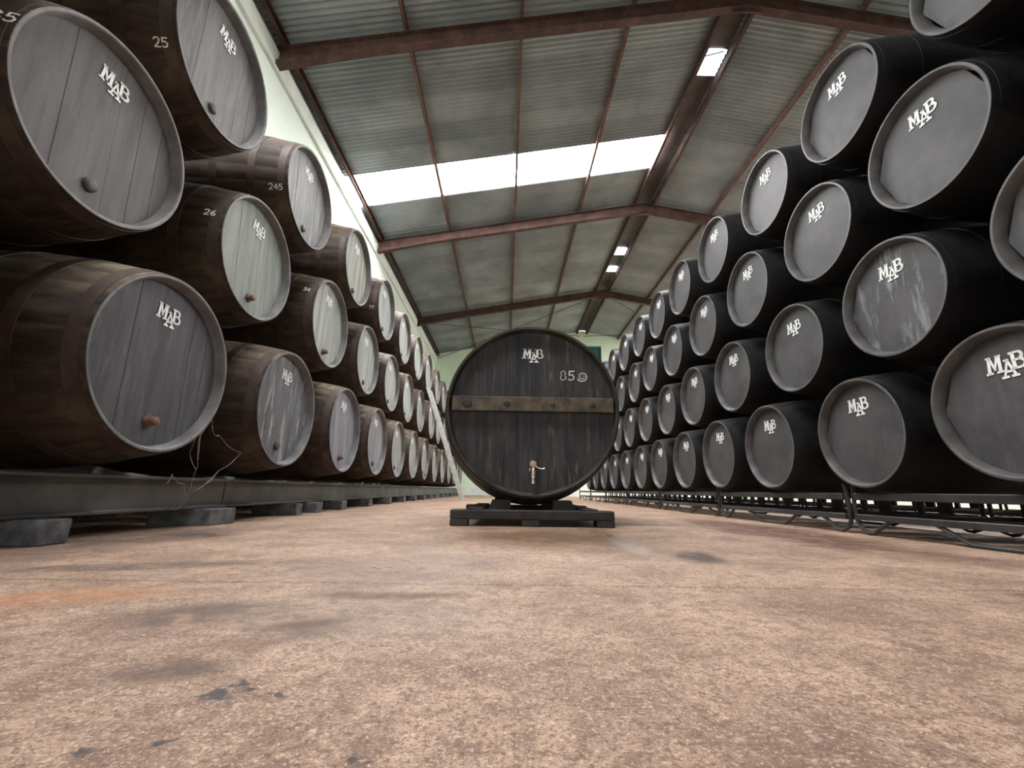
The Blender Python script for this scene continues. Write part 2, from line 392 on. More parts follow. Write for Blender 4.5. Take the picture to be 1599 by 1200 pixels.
def ribbon(bm, pts2, mapper, wdt, depth):
    """polyline in glyph space -> little raised strips through mapper(a, b) -> (pos, normal)"""
    for (a0, b0), (a1, b1) in zip(pts2, pts2[1:]):
        L_ = math.hypot(a1 - a0, b1 - b0) or 1e-6
        px, py = -(b1 - b0) / L_ * wdt / 2, (a1 - a0) / L_ * wdt / 2
        ex, ey = (a1 - a0) / L_ * wdt * .3, (b1 - b0) / L_ * wdt * .3
        base = [(a0 + px - ex, b0 + py - ey), (a0 - px - ex, b0 - py - ey), (a1 - px + ex, b1 - py + ey), (a1 + px + ex, b1 + py + ey)]
        lo = []; hi = []
        for p in base:
            P_, N_ = mapper(*p); lo.append(bm.verts.new(P_)); hi.append(bm.verts.new(P_ + N_ * depth))
        bm.faces.new(hi)
        for i in range(4): bm.faces.new((lo[i], lo[(i + 1) % 4], hi[(i + 1) % 4], hi[i]))
def figures(text, size, mapper, wdt, depth=0.0015, adv=0.85):
    bm = bmesh.new(); x = 0.0
    for ch in text:
        for line in GLY[ch]: ribbon(bm, [(x + a * size, b * size) for a, b in line], mapper, wdt, depth)
        x += adv * size * (1.35 if ch == '@' else 1.0)
    return bm

# ------------------------------------------------------------------ structure: floor, walls, roof
XL, XR, Y0, Y1, XRIDGE, ZE, ZR = -3.62, 11.12, -6.25, 20.9, 3.75, 6.87, 8.22
def zroof(x): return ZE + (ZR - ZE) * (1 - abs(x - XRIDGE) / (XRIDGE - XL))
fl = struct(box_obj('floor', (XL - .2, Y0 - .2, -0.20), (XR + .2, Y1 + .2, -0.03), MT['floor']))
ys = [Y0, 1.305, 5.8, 10.3, 14.8, Y1]
for a, b in zip(ys, ys[1:]):
    bm = bmesh.new(); add_box(bm, (XL, a + .002, -0.03), (XR, b - .002, 0.0))
    es = [e for e in bm.edges if all(v.co.z > -0.001 for v in e.verts)]
    bmesh.ops.bevel(bm, geom=es, offset=0.003, segments=1, affect='EDGES')
    link_mesh('concrete_slab', bm, MT['floor'], fl)
struct(box_obj('wall_left', (XL - .2, Y0, 0), (XL, Y1, ZE - .02), MT['wall_left']))
struct(box_obj('trim_1', (XL, Y0, 6.40), (XL + .06, Y1, 6.70), MT['white'], None, 0.005))
struct(box_obj('wall_right', (XR, Y0, 0), (XR + .2, Y1, ZE - .02), MT['wall_left']))
def gable(name, y, y2, mat, holes=()):
    """gable wall with rectangular openings, built from vertical strips"""
    bm = bmesh.new(); xs = sorted({XL, XRIDGE, XR} | {h[0] for h in holes} | {h[1] for h in holes})
    for a, b in zip(xs, xs[1:]):
        hs = [h for h in holes if h[0] <= a + 1e-6 and h[1] >= b - 1e-6]
        za, zb = zroof(a) - .015, zroof(b) - .015
        if hs:
            h = hs[0]
            if h[2] > 0: add_prism(bm, [(a, y, 0), (b, y, 0), (b, y, h[2]), (a, y, h[2])], (0, y2 - y, 0))
            add_prism(bm, [(a, y, h[3]), (b, y, h[3]), (b, y, zb), (a, y, za)], (0, y2 - y, 0))
        else: add_prism(bm, [(a, y, 0), (b, y, 0), (b, y, zb), (a, y, za)], (0, y2 - y, 0))
    return struct(link_mesh(name, bm, mat))
WX0, WX1, WZ0, WZ1 = 3.55, 4.72, 6.45, 7.42
gable('wall_far', Y1, Y1 + .2, MT['wall_far'], [(WX0, WX1, WZ0, WZ1)])
gable('wall_near', Y0 - .2, Y0, MT['wall_left'], [(-1.9, 3.1, 0, 4.4)])  # unseen opening added for the fill light behind the camera
struct(box_obj('ground', (-25, -40, -0.30), (35, Y0 - .2, -0.2), MT['ground']))
win = struct(empty('window_1', ((WX0 + WX1) / 2, Y1 + .06, WZ0)))
bm = bmesh.new(); hw, hh = (WX1 - WX0) / 2, WZ1 - WZ0
for lo, hi in (((-hw, 0, 0), (hw, .06, .05)), ((-hw, 0, hh - .05), (hw, .06, hh)), ((-hw, 0, .05), (-hw + .05, .06, hh - .05)), ((hw - .05, 0, .05), (hw, .06, hh - .05)), ((-.025, .005, .05), (.025, .055, hh - .05))): add_box(bm, lo, hi)
link_mesh('window_frame', bm, MT['wframe'], win)
for s in (-1, 1): box_obj('pane', (-hw + .05 if s < 0 else .025, .02, .05), (-.025 if s < 0 else hw - .05, .03, hh - .05), MT['glass'], win)
struct(box_obj('baseboard_far', (XL, Y1 - .03, 0), (XR, Y1, .34), MT['white']))

roof = struct(empty('ceiling', (XRIDGE, 7.0, ZE)))
def under_roof(name, bm, mat, smooth=False):
    o = link_mesh(name, bm, mat, None, smooth); o.parent = roof; o.matrix_parent_inverse = Matrix.Translation((-XRIDGE, -7.0, -ZE)); return o
# corrugated sheets: one wave every 9 cm, cover width 54 cm
PITCH_W, COVER = 0.09, 0.54
def sheet_mesh(name, xa, xb, mat, waves=6.6):
    bm = bmesh.new(); n = int(waves * 6); rows = []
    for i in range(n + 1):
        y = i * PITCH_W / 6; h = 0.015 * math.cos(2 * PI * y / PITCH_W)
        rows.append([bm.verts.new((x, y, zroof(x) + h)) for x in (xa, xb)])
    for a, b in zip(rows, rows[1:]): bm.faces.new((a[0], a[1], b[1], b[0])).smooth = True
    me = bpy.data.meshes.new(name); bm.to_mesh(me); bm.free(); me.materials.append(mat); return me
GAP = 0.20
cuts = [(XL - .25, 0.20), (0.06, XRIDGE - GAP), (XRIDGE + GAP, 7.45), (7.30, XR + .25)]
meshes = [sheet_mesh('roof_sheet', a, b, MT['sheet']) for a, b in cuts]
sky_meshes = [sheet_mesh('skylight_or_fill_sheet', a, b, MT['skylight'], 6.0) for a, b in cuts]
LIT = {0: (27, 28, 14, 15), 1: (27, 28), 2: (), 3: (18, 19, 28, 29, 38, 39, 46, 47)}  # left strip in view is real; other lit sheets are unseen, added for light
NS = 51
y_start = 8.15 - 27 * COVER + 0.0
for ci in range(4):
    for k in range(-1, NS):
        lit = k in LIT[ci]
        o = bpy.data.objects.new('skylight_or_fill_sheet' if lit else 'roof_sheet', sky_meshes[ci] if lit else meshes[ci])
        C.objects.link(o); o.parent = roof; o.matrix_parent_inverse = Matrix.Translation((-XRIDGE, -7.0, -ZE))
        o.location = (0, y_start + k * COVER, (0.004 if k % 2 else 0.0) + (0.008 if ci in (0, 3) else 0))
# purlins
def purlin(x, mat, wdt=0.055, hgt=0.10, name='purlin'):
    bm = bmesh.new(); zt = zroof(x) - 0.014
    add_box(bm, (x - wdt / 2, Y0 + .01, zt - hgt), (x - wdt / 2 + .012, Y1 - .01, zt))
    add_box(bm, (x - wdt / 2 + .012, Y0 + .01, zt - .012), (x + wdt / 2, Y1 - .01, zt))
    add_box(bm, (x - wdt / 2 + .012, Y0 + .01, zt - hgt), (x + wdt / 2, Y1 - .01, zt - hgt + .012))
    return under_roof(name, bm, mat)
purlin(-3.46, MT['eave'], .07, .13, 'eave_purlin'); purlin(10.96, MT['eave'], .07, .13, 'eave_purlin')
for x in (-1.65, 0.13, 1.92, 5.58, 7.37, 9.16): purlin(x, MT['purlin'])
for x in (3.50, 4.00): purlin(x, MT['eave'], .06, .13, 'ridge_purlin')
# ridge cap with its glazed vent
bm = bmesh.new(); pr = [(-.34, -.02), (-.12, .045), (.12, .045), (.34, -.02)]
def cap_piece(y0, y1):
    bm = bmesh.new()
    for (xa, za), (xb, zb) in zip(pr, pr[1:]):
        z0_ = zroof(XRIDGE - .34) + .05
        add_prism(bm, [(XRIDGE + xa, y0, z0_ + za), (XRIDGE + xb, y0, z0_ + zb), (XRIDGE + xb, y0, z0_ + zb + .006), (XRIDGE + xa, y0, z0_ + za + .006)], (0, y1 - y0, 0))
    return under_roof('ridge_cap', bm, MT['ridge'])
bm.free()
for a, b in ((Y0, 0.3), (0.3, 6.28), (6.80, 10.6), (10.6, 13.05), (13.5, 14.3), (14.7, Y1)): cap_piece(a, b)
for a, b in ((6.28, 6.80), (13.05, 13.5), (14.3, 14.7)):
    z0_ = zroof(XRIDGE - .34) + .07
    bm = bmesh.new(); add_box(bm, (XRIDGE - .24, a, z0_), (XRIDGE + .24, b, z0_ + .02)); under_roof('ridge_pane', bm, MT['pane'])
bm = bmesh.new(); z0_ = zroof(XRIDGE - .34) + .055
add_tube(bm, [(XRIDGE - .15, 6.40, z0_), (XRIDGE + .16, 6.30, z0_)], .012, 6); add_tube(bm, [(XRIDGE - .02, 6.38, z0_), (XRIDGE + .07, 6.78, z0_)], .006, 6)
under_roof('vent_stay', bm, MT['rod'])
# rafters: rolled I sections following both slopes
def rafter(y):
    bm = bmesh.new(); D, FW, TF, TW = .27, .13, .014, .012
    for s in (-1, 1):
        xe = XRIDGE + s * (XRIDGE - XL - .01)
        def strip(x0, x1, d0, d1, hwid):
            a = [(x0, zroof(x0) - d0), (x1, zroof(x1) - d0), (x1, zroof(x1) - d1), (x0, zroof(x0) - d1)]
            add_prism(bm, [(x, y - hwid, z) for x, z in a], (0, 2 * hwid, 0))
        o = .115
        strip(XRIDGE, xe, o, o + TF, FW / 2); strip(XRIDGE, xe, o + TF, o + D - TF, TW / 2); strip(XRIDGE, xe, o + D - TF, o + D, FW / 2)
        xh = xe - s * 1.5                                                    # haunch plate near the wall
        a = [(xh, zroof(xh) - o - D), (xe, zroof(xe) - o - D), (xe, zroof(xe) - o - D - .07)]
        add_prism(bm, [(x, y - FW / 2, z) for x, z in a], (0, FW, 0))
    add_box(bm, (XRIDGE - .25, y - .008, zroof(XRIDGE) - .115 - D - .08), (XRIDGE + .25, y + .008, zroof(XRIDGE) - .20))
    return under_roof('rafter', bm, MT['rust'])
for y in (-5.3, 0.0, 5.30, 10.60, 16.0): rafter(y)
def rod(a, b):
    bm = bmesh.new(); add_tube(bm, [a, b], .013, 6); under_roof('brace_rod', bm, MT['rod'])
zo = .30
for s in (-1, 1):
    xe = XRIDGE + s * (XRIDGE - XL - .15)
    rod((xe, 16.05, zroof(xe) - zo), (XRIDGE + s * .1, Y1 - .05, ZR - zo)); rod((xe, Y1 - .05, zroof(xe) - zo), (XRIDGE + s * .1, 16.05, ZR - zo))

# ------------------------------------------------------------------ barrels
def stave_angles(n, g):
    out = []
    for i in range(n):
        w_ = 2 * PI / n; a = i * w_
        out += [(a, g), (a + w_ * .07, 0), (a + w_ * .5, 0), (a + w_ * .93, 0)]
    return out
def make_meshes(kind, Lh, R, rh, rec, nst, groove, boards, mats):
    """all the shared meshes of one kind of barrel; local x is the axis, front head at +Lh, axis at z = 0"""
    D = {}
    prof_r = lambda x: R - (R - rh) * (abs(x) / Lh) ** 2.0
    D['r'] = prof_r
    bm = bmesh.new(); N = 14
    prof = [(-Lh + rec, rh - .035, 0), (-Lh, rh - .018, 0)] + [(-Lh + 2 * Lh * i / N, prof_r(-Lh + 2 * Lh * i / N), 1) for i in range(N + 1)]
    add_lathe_x(bm, prof, stave_angles(nst, groove), cap0=True)
    me = bpy.data.meshes.new(kind + '_body'); bmesh.ops.recalc_face_normals(bm, faces=bm.faces[:])
    for f in bm.faces: f.smooth = True
    bm.to_mesh(me); bm.free(); me.materials.append(mats['body']); me.set_sharp_from_angle(angle=math.radians(50)); D['body'] = me
    # chime: the stave ends standing proud of the head
    bm = bmesh.new(); angs = [(i * 2 * PI / 72, 0) for i in range(72)]
    add_lathe_x(bm, [(Lh - .004, rh + .0005, 0), (Lh, rh - .004, 0), (Lh, rh - .015, 0), (Lh - .006, rh - .021, 0), (Lh - rec, rh - .034, 0), (Lh - rec - .02, rh - .036, 0)], angs)
    me = bpy.data.meshes.new(kind + '_chime'); bmesh.ops.recalc_face_normals(bm, faces=bm.faces[:])
    for f in bm.faces: f.smooth = True; 
    bm.to_mesh(me); bm.free(); me.materials.append(mats['rim']); me.set_sharp_from_angle(angle=math.radians(30)); D['chime'] = me
    # hoops
    D['hoops'] = []
    for c_ in mats['hoops']:
        wd = mats['hoop_w']; bm = bmesh.new(); a, b = c_ * Lh - wd / 2, c_ * Lh + wd / 2; th = mats['hoop_t']
        add_lathe_x(bm, [(a, prof_r(a) - .002, 0), (a, prof_r(a) + th, 0), (b, prof_r(b) + th, 0), (b, prof_r(b) - .002, 0)], [(i * 2 * PI / 64, 0) for i in range(64)])
        me = bpy.data.meshes.new(kind + '_hoop'); bmesh.ops.recalc_face_normals(bm, faces=bm.faces[:])
        for f in bm.faces: f.smooth = True
        bm.to_mesh(me); bm.free(); me.materials.append(mats['hoop']); me.set_sharp_from_angle(angle=math.radians(30)); D['hoops'].append(me)
    # head boards (vertical planks) and the same head as one joined mesh for far barrels
    hr = rh - .032; xh = Lh - rec
    edges = [-hr]; wts = [random.uniform(.8, 1.2) for _ in range(boards)]; tot = sum(wts)
    for w_ in wts: edges.append(edges[-1] + 2 * hr * w_ / tot)
    def board(bm, a, b, proud):
        g = .0007 if boards > 1 else 0.0
        a += g; b -= g; top = []; n = 8
        for i in range(n + 1):
            y = min(max(a + (b - a) * i / n, -hr * .9999), hr * .9999); top.append((y, math.sqrt(hr * hr - y * y)))
        pts = top + [(y, -z) for y, z in top[::-1]]
        add_prism(bm, [(xh - .022, y, z) for y, z in pts], (.022 + proud, 0, 0))
    D['boards'] = []; joined = bmesh.new()
    for a, b in zip(edges, edges[1:]):
        pz = random.uniform(-.0018, .0018) if boards > 1 else 0.0
        bm = bmesh.new(); board(bm, a, b, pz); board(joined, a, b, pz)
        bmesh.ops.recalc_face_normals(bm, faces=bm.faces[:]); me = bpy.data.meshes.new(kind + '_head_board'); bm.to_mesh(me); bm.free(); me.materials.append(mats['head']); D['boards'].append(me)
    bmesh.ops.recalc_face_normals(joined, faces=joined.faces[:])
    me = bpy.data.meshes.new(kind + '_head'); joined.to_mesh(me); joined.free(); me.materials.append(mats['head']); D['head'] = me
    # bungs: a turned rusty plug, and a flat dark one
    for nm, mt, pf in (('bung_rust', MT['bung_rust'], [(0, .034), (.012, .032), (.014, .02), (.022, .018), (.026, .024), (.048, .022), (.052, .012)]), ('bung_dark', MT['bung_dark'], [(0, .036), (.010, .035), (.016, .028), (.018, .012)])):
        bm = bmesh.new(); add_lathe_x(bm, [(xh + .002 + x, r, 0) for x, r in pf], [(i * 2 * PI / 16, 0) for i in range(16)], cap1=True)
        for v in bm.verts: v.co.z -= .66 * rh
        me = bpy.data.meshes.new(nm); bmesh.ops.recalc_face_normals(bm, faces=bm.faces[:])
        for f in bm.faces: f.smooth = True
        bm.to_mesh(me); bm.free(); me.materials.append(mt); me.set_sharp_from_angle(angle=math.radians(35)); D[nm] = me
    bm = letters_bm(); me = bpy.data.meshes.new(kind + '_lettering')
    bmesh.ops.recalc_face_normals(bm, faces=bm.faces[:])
    for v in bm.verts: v.co += Vector((xh + .0022, 0, mats['letter_z']))
    bm.to_mesh(me); bm.free(); me.materials.append(MT['letter']); D['lettering'] = me
    D.update(Lh=Lh, R=R, rh=rh, xh=xh)
    return D
LK = make_meshes('old', .78, .580, .4818, .062, 26, .0022, 7, dict(body=MT['old'], rim=MT['rim'], hoop=MT['hoop'], head=MT['head'], hoops=(.93, .62, .22, -.22, -.62, -.93), hoop_w=.062, hoop_t=.003, letter_z=.28))
RK = make_meshes('black', .60, .427, .3623, .050, 24, .0008, 1, dict(body=MT['black'], rim=MT['black_rim'], hoop=MT['black'], head=MT['head_black'], hoops=(.90, .55, -.55, -.90), hoop_w=.05, hoop_t=.0015, letter_z=.182))

def barrel(K, name, face, rz, label, group, tint, wear, boards=False, bung=None, number=None, letters=True, spin=0.0):
    """face: world position of the centre of the front head's outer rim"""
    dx = math.cos(rz)
    e = empty(name, (face[0] - dx * K['Lh'], face[1] - math.sin(rz) * K['Lh'], face[2] - K['R']), rz)
    tag(e, label, 'barrel', group)
    up_ = (0, 0, K['R'])
    def part(nm, me, rot=0.0):
        o = bpy.data.objects.new(nm, me); C.objects.link(o); o.parent = e; o.location = up_; o.rotation_euler = (rot, 0, 0); return o
    rs = random.uniform(0, 6.28)
    part('body', K['body'], rs); part('chime', K['chime'])
    for h in K['hoops']: part('hoop', h)
    if boards:
        for me in K['boards']:
            v = random.uniform(.88, 1.12); o = part('head_board', me, spin); o.color = (tint[0] * v, tint[1] * v, tint[2] * v, wear)
    else:
        o = part('head', K['head'], spin); o.color = (*tint, wear)
    if letters: part('lettering', K['lettering'], random.uniform(-.04, .04))
    if bung: part('bung', K[bung], spin * .5)
    if number:
        txt, phi, xo, size = number; r_ = K['r']
        def mp(a, b):
            x = K['Lh'] - xo + a; rr = r_(x) + .0048; ph = phi - b / rr
            n = Vector((0, math.cos(ph), math.sin(ph))); return Vector((x, 0, 0)) + n * rr, n
        o = link_mesh('chalk_number', figures(txt, size, mp, .007), MT['chalk'], e); o.location = up_; o['label'] = 'white chalk number ' + txt
    return e
ORD = ['first', 'second', 'third', 'fourth', 'fifth', 'sixth', 'seventh', 'eighth', 'ninth', 'tenth', 'eleventh', 'twelfth', 'thirteenth', 'fourteenth']
FIX = {('L',1):(-1.849,2.315,.905),('L',2):(-1.847,3.665,.903),('L',3):(-1.859,5.048,.909),('L',4):(-1.876,6.406,.920),('L',5):(-1.895,7.749,.926),('L',6):(-1.903,9.102,.941),('L',7):(-1.91,10.455,.945),
('M',1):(-2.029,1.880,2.017),('M',2):(-1.994,3.180,2.020),('M',3):(-1.962,4.569,2.019),('M',4):(-1.960,5.914,2.010),('M',5):(-1.973,7.281,2.013),('M',6):(-1.987,8.626,2.030),
('T',1):(-1.969,2.444,3.059),('T',2):(-1.981,3.810,3.051),('T',3):(-1.945,5.158,3.030),('T',4):(-1.948,6.528,3.035),('T',5):(-1.959,7.873,3.033),('T',6):(-1.961,9.216,3.057),('T',7):(-1.965,10.559,3.073),
('F',1):(2.305,1.936,.684),('F',2):(2.333,2.860,.662),('F',3):(2.305,3.828,.663),('G',1):(2.317,2.424,1.432),('G',2):(2.333,3.373,1.425),('G',3):(2.317,4.331,1.432),('H',1):(2.316,2.030,2.210),('H',2):(2.329,2.928,2.201),('H',3):(2.324,3.897,2.202),('K',1):(2.298,2.504,2.946),('K',2):(2.315,3.435,2.937),('K',3):(2.292,4.394,2.932)}
LROW = {'L': (-1.873, 2.333, .916, 0, 13), 'M': (-1.985, 1.860, 2.014, 0, 13), 'T': (-1.96, 2.440, 3.045, 0, 13)}
RROW = {'F': (2.314, 1.924, .671, 0, 12), 'G': (2.316, 2.422, 1.428, 0, 12), 'H': (2.317, 2.023, 2.204, 0, 11), 'K': (2.30, 2.500, 2.938, 0, 10)}
LNAME = {'L': 'bottom row', 'M': 'middle row', 'T': 'top row'}
RNAME = {'F': 'bottom row', 'G': 'second row up', 'H': 'third row up', 'K': 'top row'}
TINT = {('L',1): ((.060,.061,.068),.12), ('L',2): ((.105,.11,.12),.95), ('L',3): ((.22,.225,.26),.25), ('L',4): ((.23,.235,.26),.3), ('M',1): ((.080,.075,.073),.06), ('T',1): ((.125,.124,.12),.15), ('M',2): ((.20,.225,.20),.15), ('T',2): ((.17,.175,.17),.5), ('M',3): ((.27,.29,.26),.4), ('T',3): ((.29,.30,.26),.4)}  # paint differences, plus dimmer light near the camera put into the tint
BUNG = {('L',1): 'bung_rust', ('L',2): 'bung_dark', ('L',3): 'bung_rust', ('L',4): 'bung_dark', ('M',1): 'bung_dark', ('M',2): 'bung_rust', ('M',3): 'bung_rust', ('T',1): 'bung_dark', ('T',2): 'bung_dark'}
NUM = {('T',1): ('25', 3.78, .125, .046), ('M',1): ('35', 3.02, .085, .055), ('M',2): ('26', 3.02, .125, .046), ('T',2): ('245', 3.62, .15, .046), ('M',3): ('36', 2.78, .125, .042), ('T',4): ('77', 3.5, .125, .042)}
LLAB = {('L',1): 'brown barrel with bluish black head and rusty bung, nearest large one in left bottom row',
        ('L',2): 'brown barrel with a head patched in white and grey, left bottom row',
        ('L',3): 'brown barrel with a smooth lilac grey head and rust bung, left bottom row',
        ('M',1): 'huge dark barrel, brownish grey head with round plug, nearest in left middle row',
        ('M',2): 'brown barrel chalked 26, green grey head with an orange rusty bung, left middle row',
        ('T',1): 'dark barrel chalked 25 with a grey head, top of the left stack nearest the camera',
        ('T',2): 'brown barrel chalked 245 beside its grey head, left top row',
        ('M',3): 'brown barrel chalked 36 with pale green grey head, left middle row',
        ('L',0): 'barrel at the left picture edge, only a sliver of its rim in view',
        ('M',0): 'barrel beyond the left picture edge beside the huge middle row barrel',
        ('T',0): 'barrel above the left picture corner beside the barrel chalked 25'}
for row in 'LMT':
    x, y, z, a, n = LROW[row]
    for i in range(a, n + 1):
        f = FIX.get((row, i), (x + random.uniform(-.02, .02), y + (i - 1) * 1.3554, z))
        if f[1] > Y1 - .7: continue
        g_ = random.uniform(.9, 1.12)
        t_, wr = TINT.get((row, i), (tuple(c * g_ for c in (.285 + random.uniform(-.006, .006), .297 + random.uniform(-.008, .008), .28 + random.uniform(-.008, .012))), random.uniform(.1, .5)))
        lab = LLAB.get((row, i), 'brown barrel with pale grey head, left stack, %s, %s full one from the camera' % (LNAME[row], ORD[i - 1]))
        barrel(LK, 'wooden_barrel', f, 0.0, lab, 'wooden barrels stacked on the left', t_, wr, boards=(i <= 4), bung=BUNG.get((row, i), 'bung_dark' if random.random() < .7 else None), number=NUM.get((row, i)), spin=random.uniform(-.12, .12))
RLAB = {('G',1): 'black barrel with whitish smudges below the letters, second row of the right stack'}
for row in 'FGHK':
    x, y, z, a, n = RROW[row]
    for i in range(a, n + 1):
        f = FIX.get((row, i), (x + random.uniform(-.012, .012), y + (i - 1) * .95, z))
        lab = RLAB.get((row, i))
        if not lab:
            if i == 0: lab = 'black barrel cut off by the right picture edge, right stack, %s' % RNAME[row]
            else: lab = 'black painted barrel, right stack, %s, %s whole one from the camera' % (RNAME[row], ORD[i - (2 if row == 'F' else 1)])
            if i == 0 and row == 'F': lab = 'black barrel outside the picture, before the cropped bottom row barrel on the right'
            if i == 1 and row == 'F': lab = 'black barrel cropped by the right picture edge, bottom row, nearest to the floor rack'
        g = random.uniform(.92, 1.08); base = .060
        barrel(RK, 'black_barrel', f, PI, lab, 'black barrels stacked on the right', (base * g, base * g, base * g * 1.06), .85 if (row, i) == ('G', 1) else random.uniform(0, .12), letters=True)

# ------------------------------------------------------------------ the big cask in the aisle
CK = make_meshes('cask', .78, .755, .680, .055, 40, .003, 10, dict(body=MT['cask_body'], rim=MT['cask_rim'], hoop=MT['timber'], head=MT['cask'], hoops=(.92, .70, .30, -.30, -.70, -.92), hoop_w=.07, hoop_t=.004, letter_z=.455))
CF = Vector((0.205, 3.36, 0.885))
ck = empty('great_cask', (CF.x, CF.y + CK['Lh'], CF.z - CK['R']), -PI / 2)
tag(ck, 'great black cask standing alone in the middle of the aisle, marked 85', 'cask')
cu = (0, 0, CK['R'])
def cpart(nm, me, rot=0.0):
    o = bpy.data.objects.new(nm, me); C.objects.link(o); o.parent = ck; o.location = cu; o.rotation_euler = (rot, 0, 0); return o
cpart('body', CK['body']); cpart('chime', CK['chime'])
for h in CK['hoops']: cpart('hoop', h)
for me in CK['boards']: cpart('head_board', me)
cpart('lettering', CK['lettering'])
def mp85(a, b): return Vector((CK['xh'] + .0022, .225 + a, .245 + b)), Vector((1, 0, 0))
o = link_mesh('chalk_number', figures('85@', .075, mp85, .0095, .0015, .88), MT['chalk'], ck); o.location = cu
bm = bmesh.new(); zt = .035; hb = .058; xh = CK['xh']; n = 12; ye = .645
def halfw(z): return math.sqrt(.655 ** 2 - z * z) - .008
add_box(bm, (xh + .003, -.640, zt - hb), (xh + .042, .640, zt + hb), .004)
bar = link_mesh('cross_board', bm, MT['plank'], ck); bar.location = cu; bar['label'] = 'grey brown board across the head'
for yy, ww in ((-.52, .04), (-.205, .026), (.155, .02), (.47, .024)):
    bm = bmesh.new(); add_lathe_x(bm, [(xh + .040, ww, 0), (xh + .046, ww * .9, 0), (xh + .049, ww * .5, 0)], [(i * 2 * PI / 12, 0) for i in range(12)], cap1=True)
    for v in bm.verts: v.co.y += yy; v.co.z += zt
    link_mesh('board_bolt', bm, MT['cask_rim'], bar)
# tap
tap = empty('tap'); tap.parent = ck; tap.location = (xh, 0.0, CK['R'] - .475); tap['label'] = 'chrome tap with side lever'
bm = bmesh.new(); add_lathe_x(bm, [(.0, .026, 0), (.012, .026, 0), (.014, .016, 0), (.07, .016, 0)], [(i * 2 * PI / 16, 0) for i in range(16)], cap1=True)
add_tube(bm, [(.058, 0, .02), (.058, 0, -.015), (.058, 0, -.045), (.058, 0, -.05), (.058, 0, -.062), (.058, 0, -.068), (.058, 0, -.105)], .02, 14, True, [.020, .024, .018, .027, .027, .016, .024])
link_mesh('spout', bm, MT['chrome'], tap, True)
bm = bmesh.new(); add_lathe_x(bm, [(.03, .026, 0), (.085, .026, 0), (.09, .014, 0)], [(i * 2 * PI / 16, 0) for i in range(16)], cap0=True, cap1=True)
for v in bm.verts: v.co.z += .04
link_mesh('tap_cap', bm, MT['brass'], tap, True)
bm = bmesh.new(); add_tube(bm, [(.07, .01, .03), (.07, .05, .008), (.07, .072, .006), (.07, .085, .006)], .007, 10, True, [.006, .008, .008, .010])
link_mesh('lever', bm, MT['chrome'], tap, True)

# cradle
cr_ = empty('cask_cradle', (0.2, 3.7, 0)); tag(cr_, 'black timber cradle of crossed beams under the great cask', 'cradle')
def cbox(nm, lo, hi, bv=.006): return box_obj(nm, tuple(Vector(lo) - Vector((.2, 3.7, 0))), tuple(Vector(hi) - Vector((.2, 3.7, 0))), MT['timber'], cr_, bv)
cbox('cross_beam', (-.40, 3.28, .048), (.795, 3.44, .114)); cbox('cross_beam', (-.385, 4.42, .048), (.80, 4.58, .114))
cbox('side_beam', (-.28, 3.30, .114), (-.16, 4.56, .126), .003); cbox('side_beam', (.56, 3.30, .114), (.68, 4.56, .126), .003)
for xx in (-.40, .12, .665):
    for yy in (3.28, 4.44): cbox('foot', (xx, yy, 0), (xx + .13, yy + .14, .048))
def chock(s, y0):
    bm = bmesh.new(); pts = []
    n = 8; xo = .33; xi = .16
    for i in range(n + 1):
        x = xi + (xo - xi - .07) * i / n
        yy = abs(y0 + .06 - (CF.y + CK['Lh'])); rr = CK['r'](yy)
        pts.append((s * x, max(.004, CF.z - math.sqrt(rr * rr - x * x) - .114 - .004)))
    pts = [(p[0], min(p[1], .07)) for p in pts]
    pts += [(s * (xo - .03), pts[-1][1]), (s * xo, 0.0), (s * xi, 0.0)]
    add_prism(bm, [(p[0], y0 - 3.7, .114 + p[1]) for p in pts], (0, .14, 0)); link_mesh('chock', bm, MT['timber'], cr_)
for s in (-1, 1):
    for y0 in (3.40, 4.43): chock(s, y0)

# ------------------------------------------------------------------ left supports
def ibeam(x, y0, y1, zb, zt, label):
    e = empty('steel_beam', (x, (y0 + y1) / 2, zb)); tag(e, label, 'beam', 'beams under the left barrels'); h = (y1 - y0) / 2
    H_ = zt - zb
    box_obj('lower_flange', (-.06, -h, 0), (.06, h, .018), MT['beam'], e, .003); box_obj('upper_flange', (-.06, -h, H_ - .018), (.06, h, H_), MT['beam'], e, .003)
    box_obj('web', (-.008, -h, .018), (.008, h, H_ - .018), MT['beam'], e)
EN = ['nearest length', 'second length', 'third length', 'far length']
for xx, nm in ((-2.12, 'front grey steel beam under the left barrels'), (-3.15, 'back grey steel beam under the left barrels by the wall')):
    for k, (a, b) in enumerate(((0.1, 3.38), (3.39, 8.0), (8.01, 13.2), (13.21, 19.9))): ibeam(xx, a, b, .108, .306, '%s, %s' % (nm, EN[k]))
for i, (y, ln) in enumerate(((0.6, .2), (1.93, .15), (3.02, .28), (4.24, .13), (4.70, .15), (5.42, .16), (6.48, .16), (7.60, .15), (8.67, .16), (9.75, .16), (10.85, .16), (11.9, .16), (13.0, .16), (14.1, .16), (15.2, .16), (16.4, .16), (17.6, .16), (18.8, .16))):
    bm = bmesh.new(); add_box(bm, (-2.36, y, 0), (-1.95, y + ln, .106), .006)
    for v in bm.verts: v.co += Vector((random.uniform(-.004, .004), random.uniform(-.004, .004), 0))
    o = link_mesh('concrete_block', bm, MT['block'])
    tag(o, 'grey concrete block under the left front beam, %s from the camera' % (ORD[i - 1] if i else 'just outside the picture') if i < 14 else 'grey block at the far end of the left front beam, %s from the wall' % ORD[17 - i], 'block', 'blocks under the left beam')
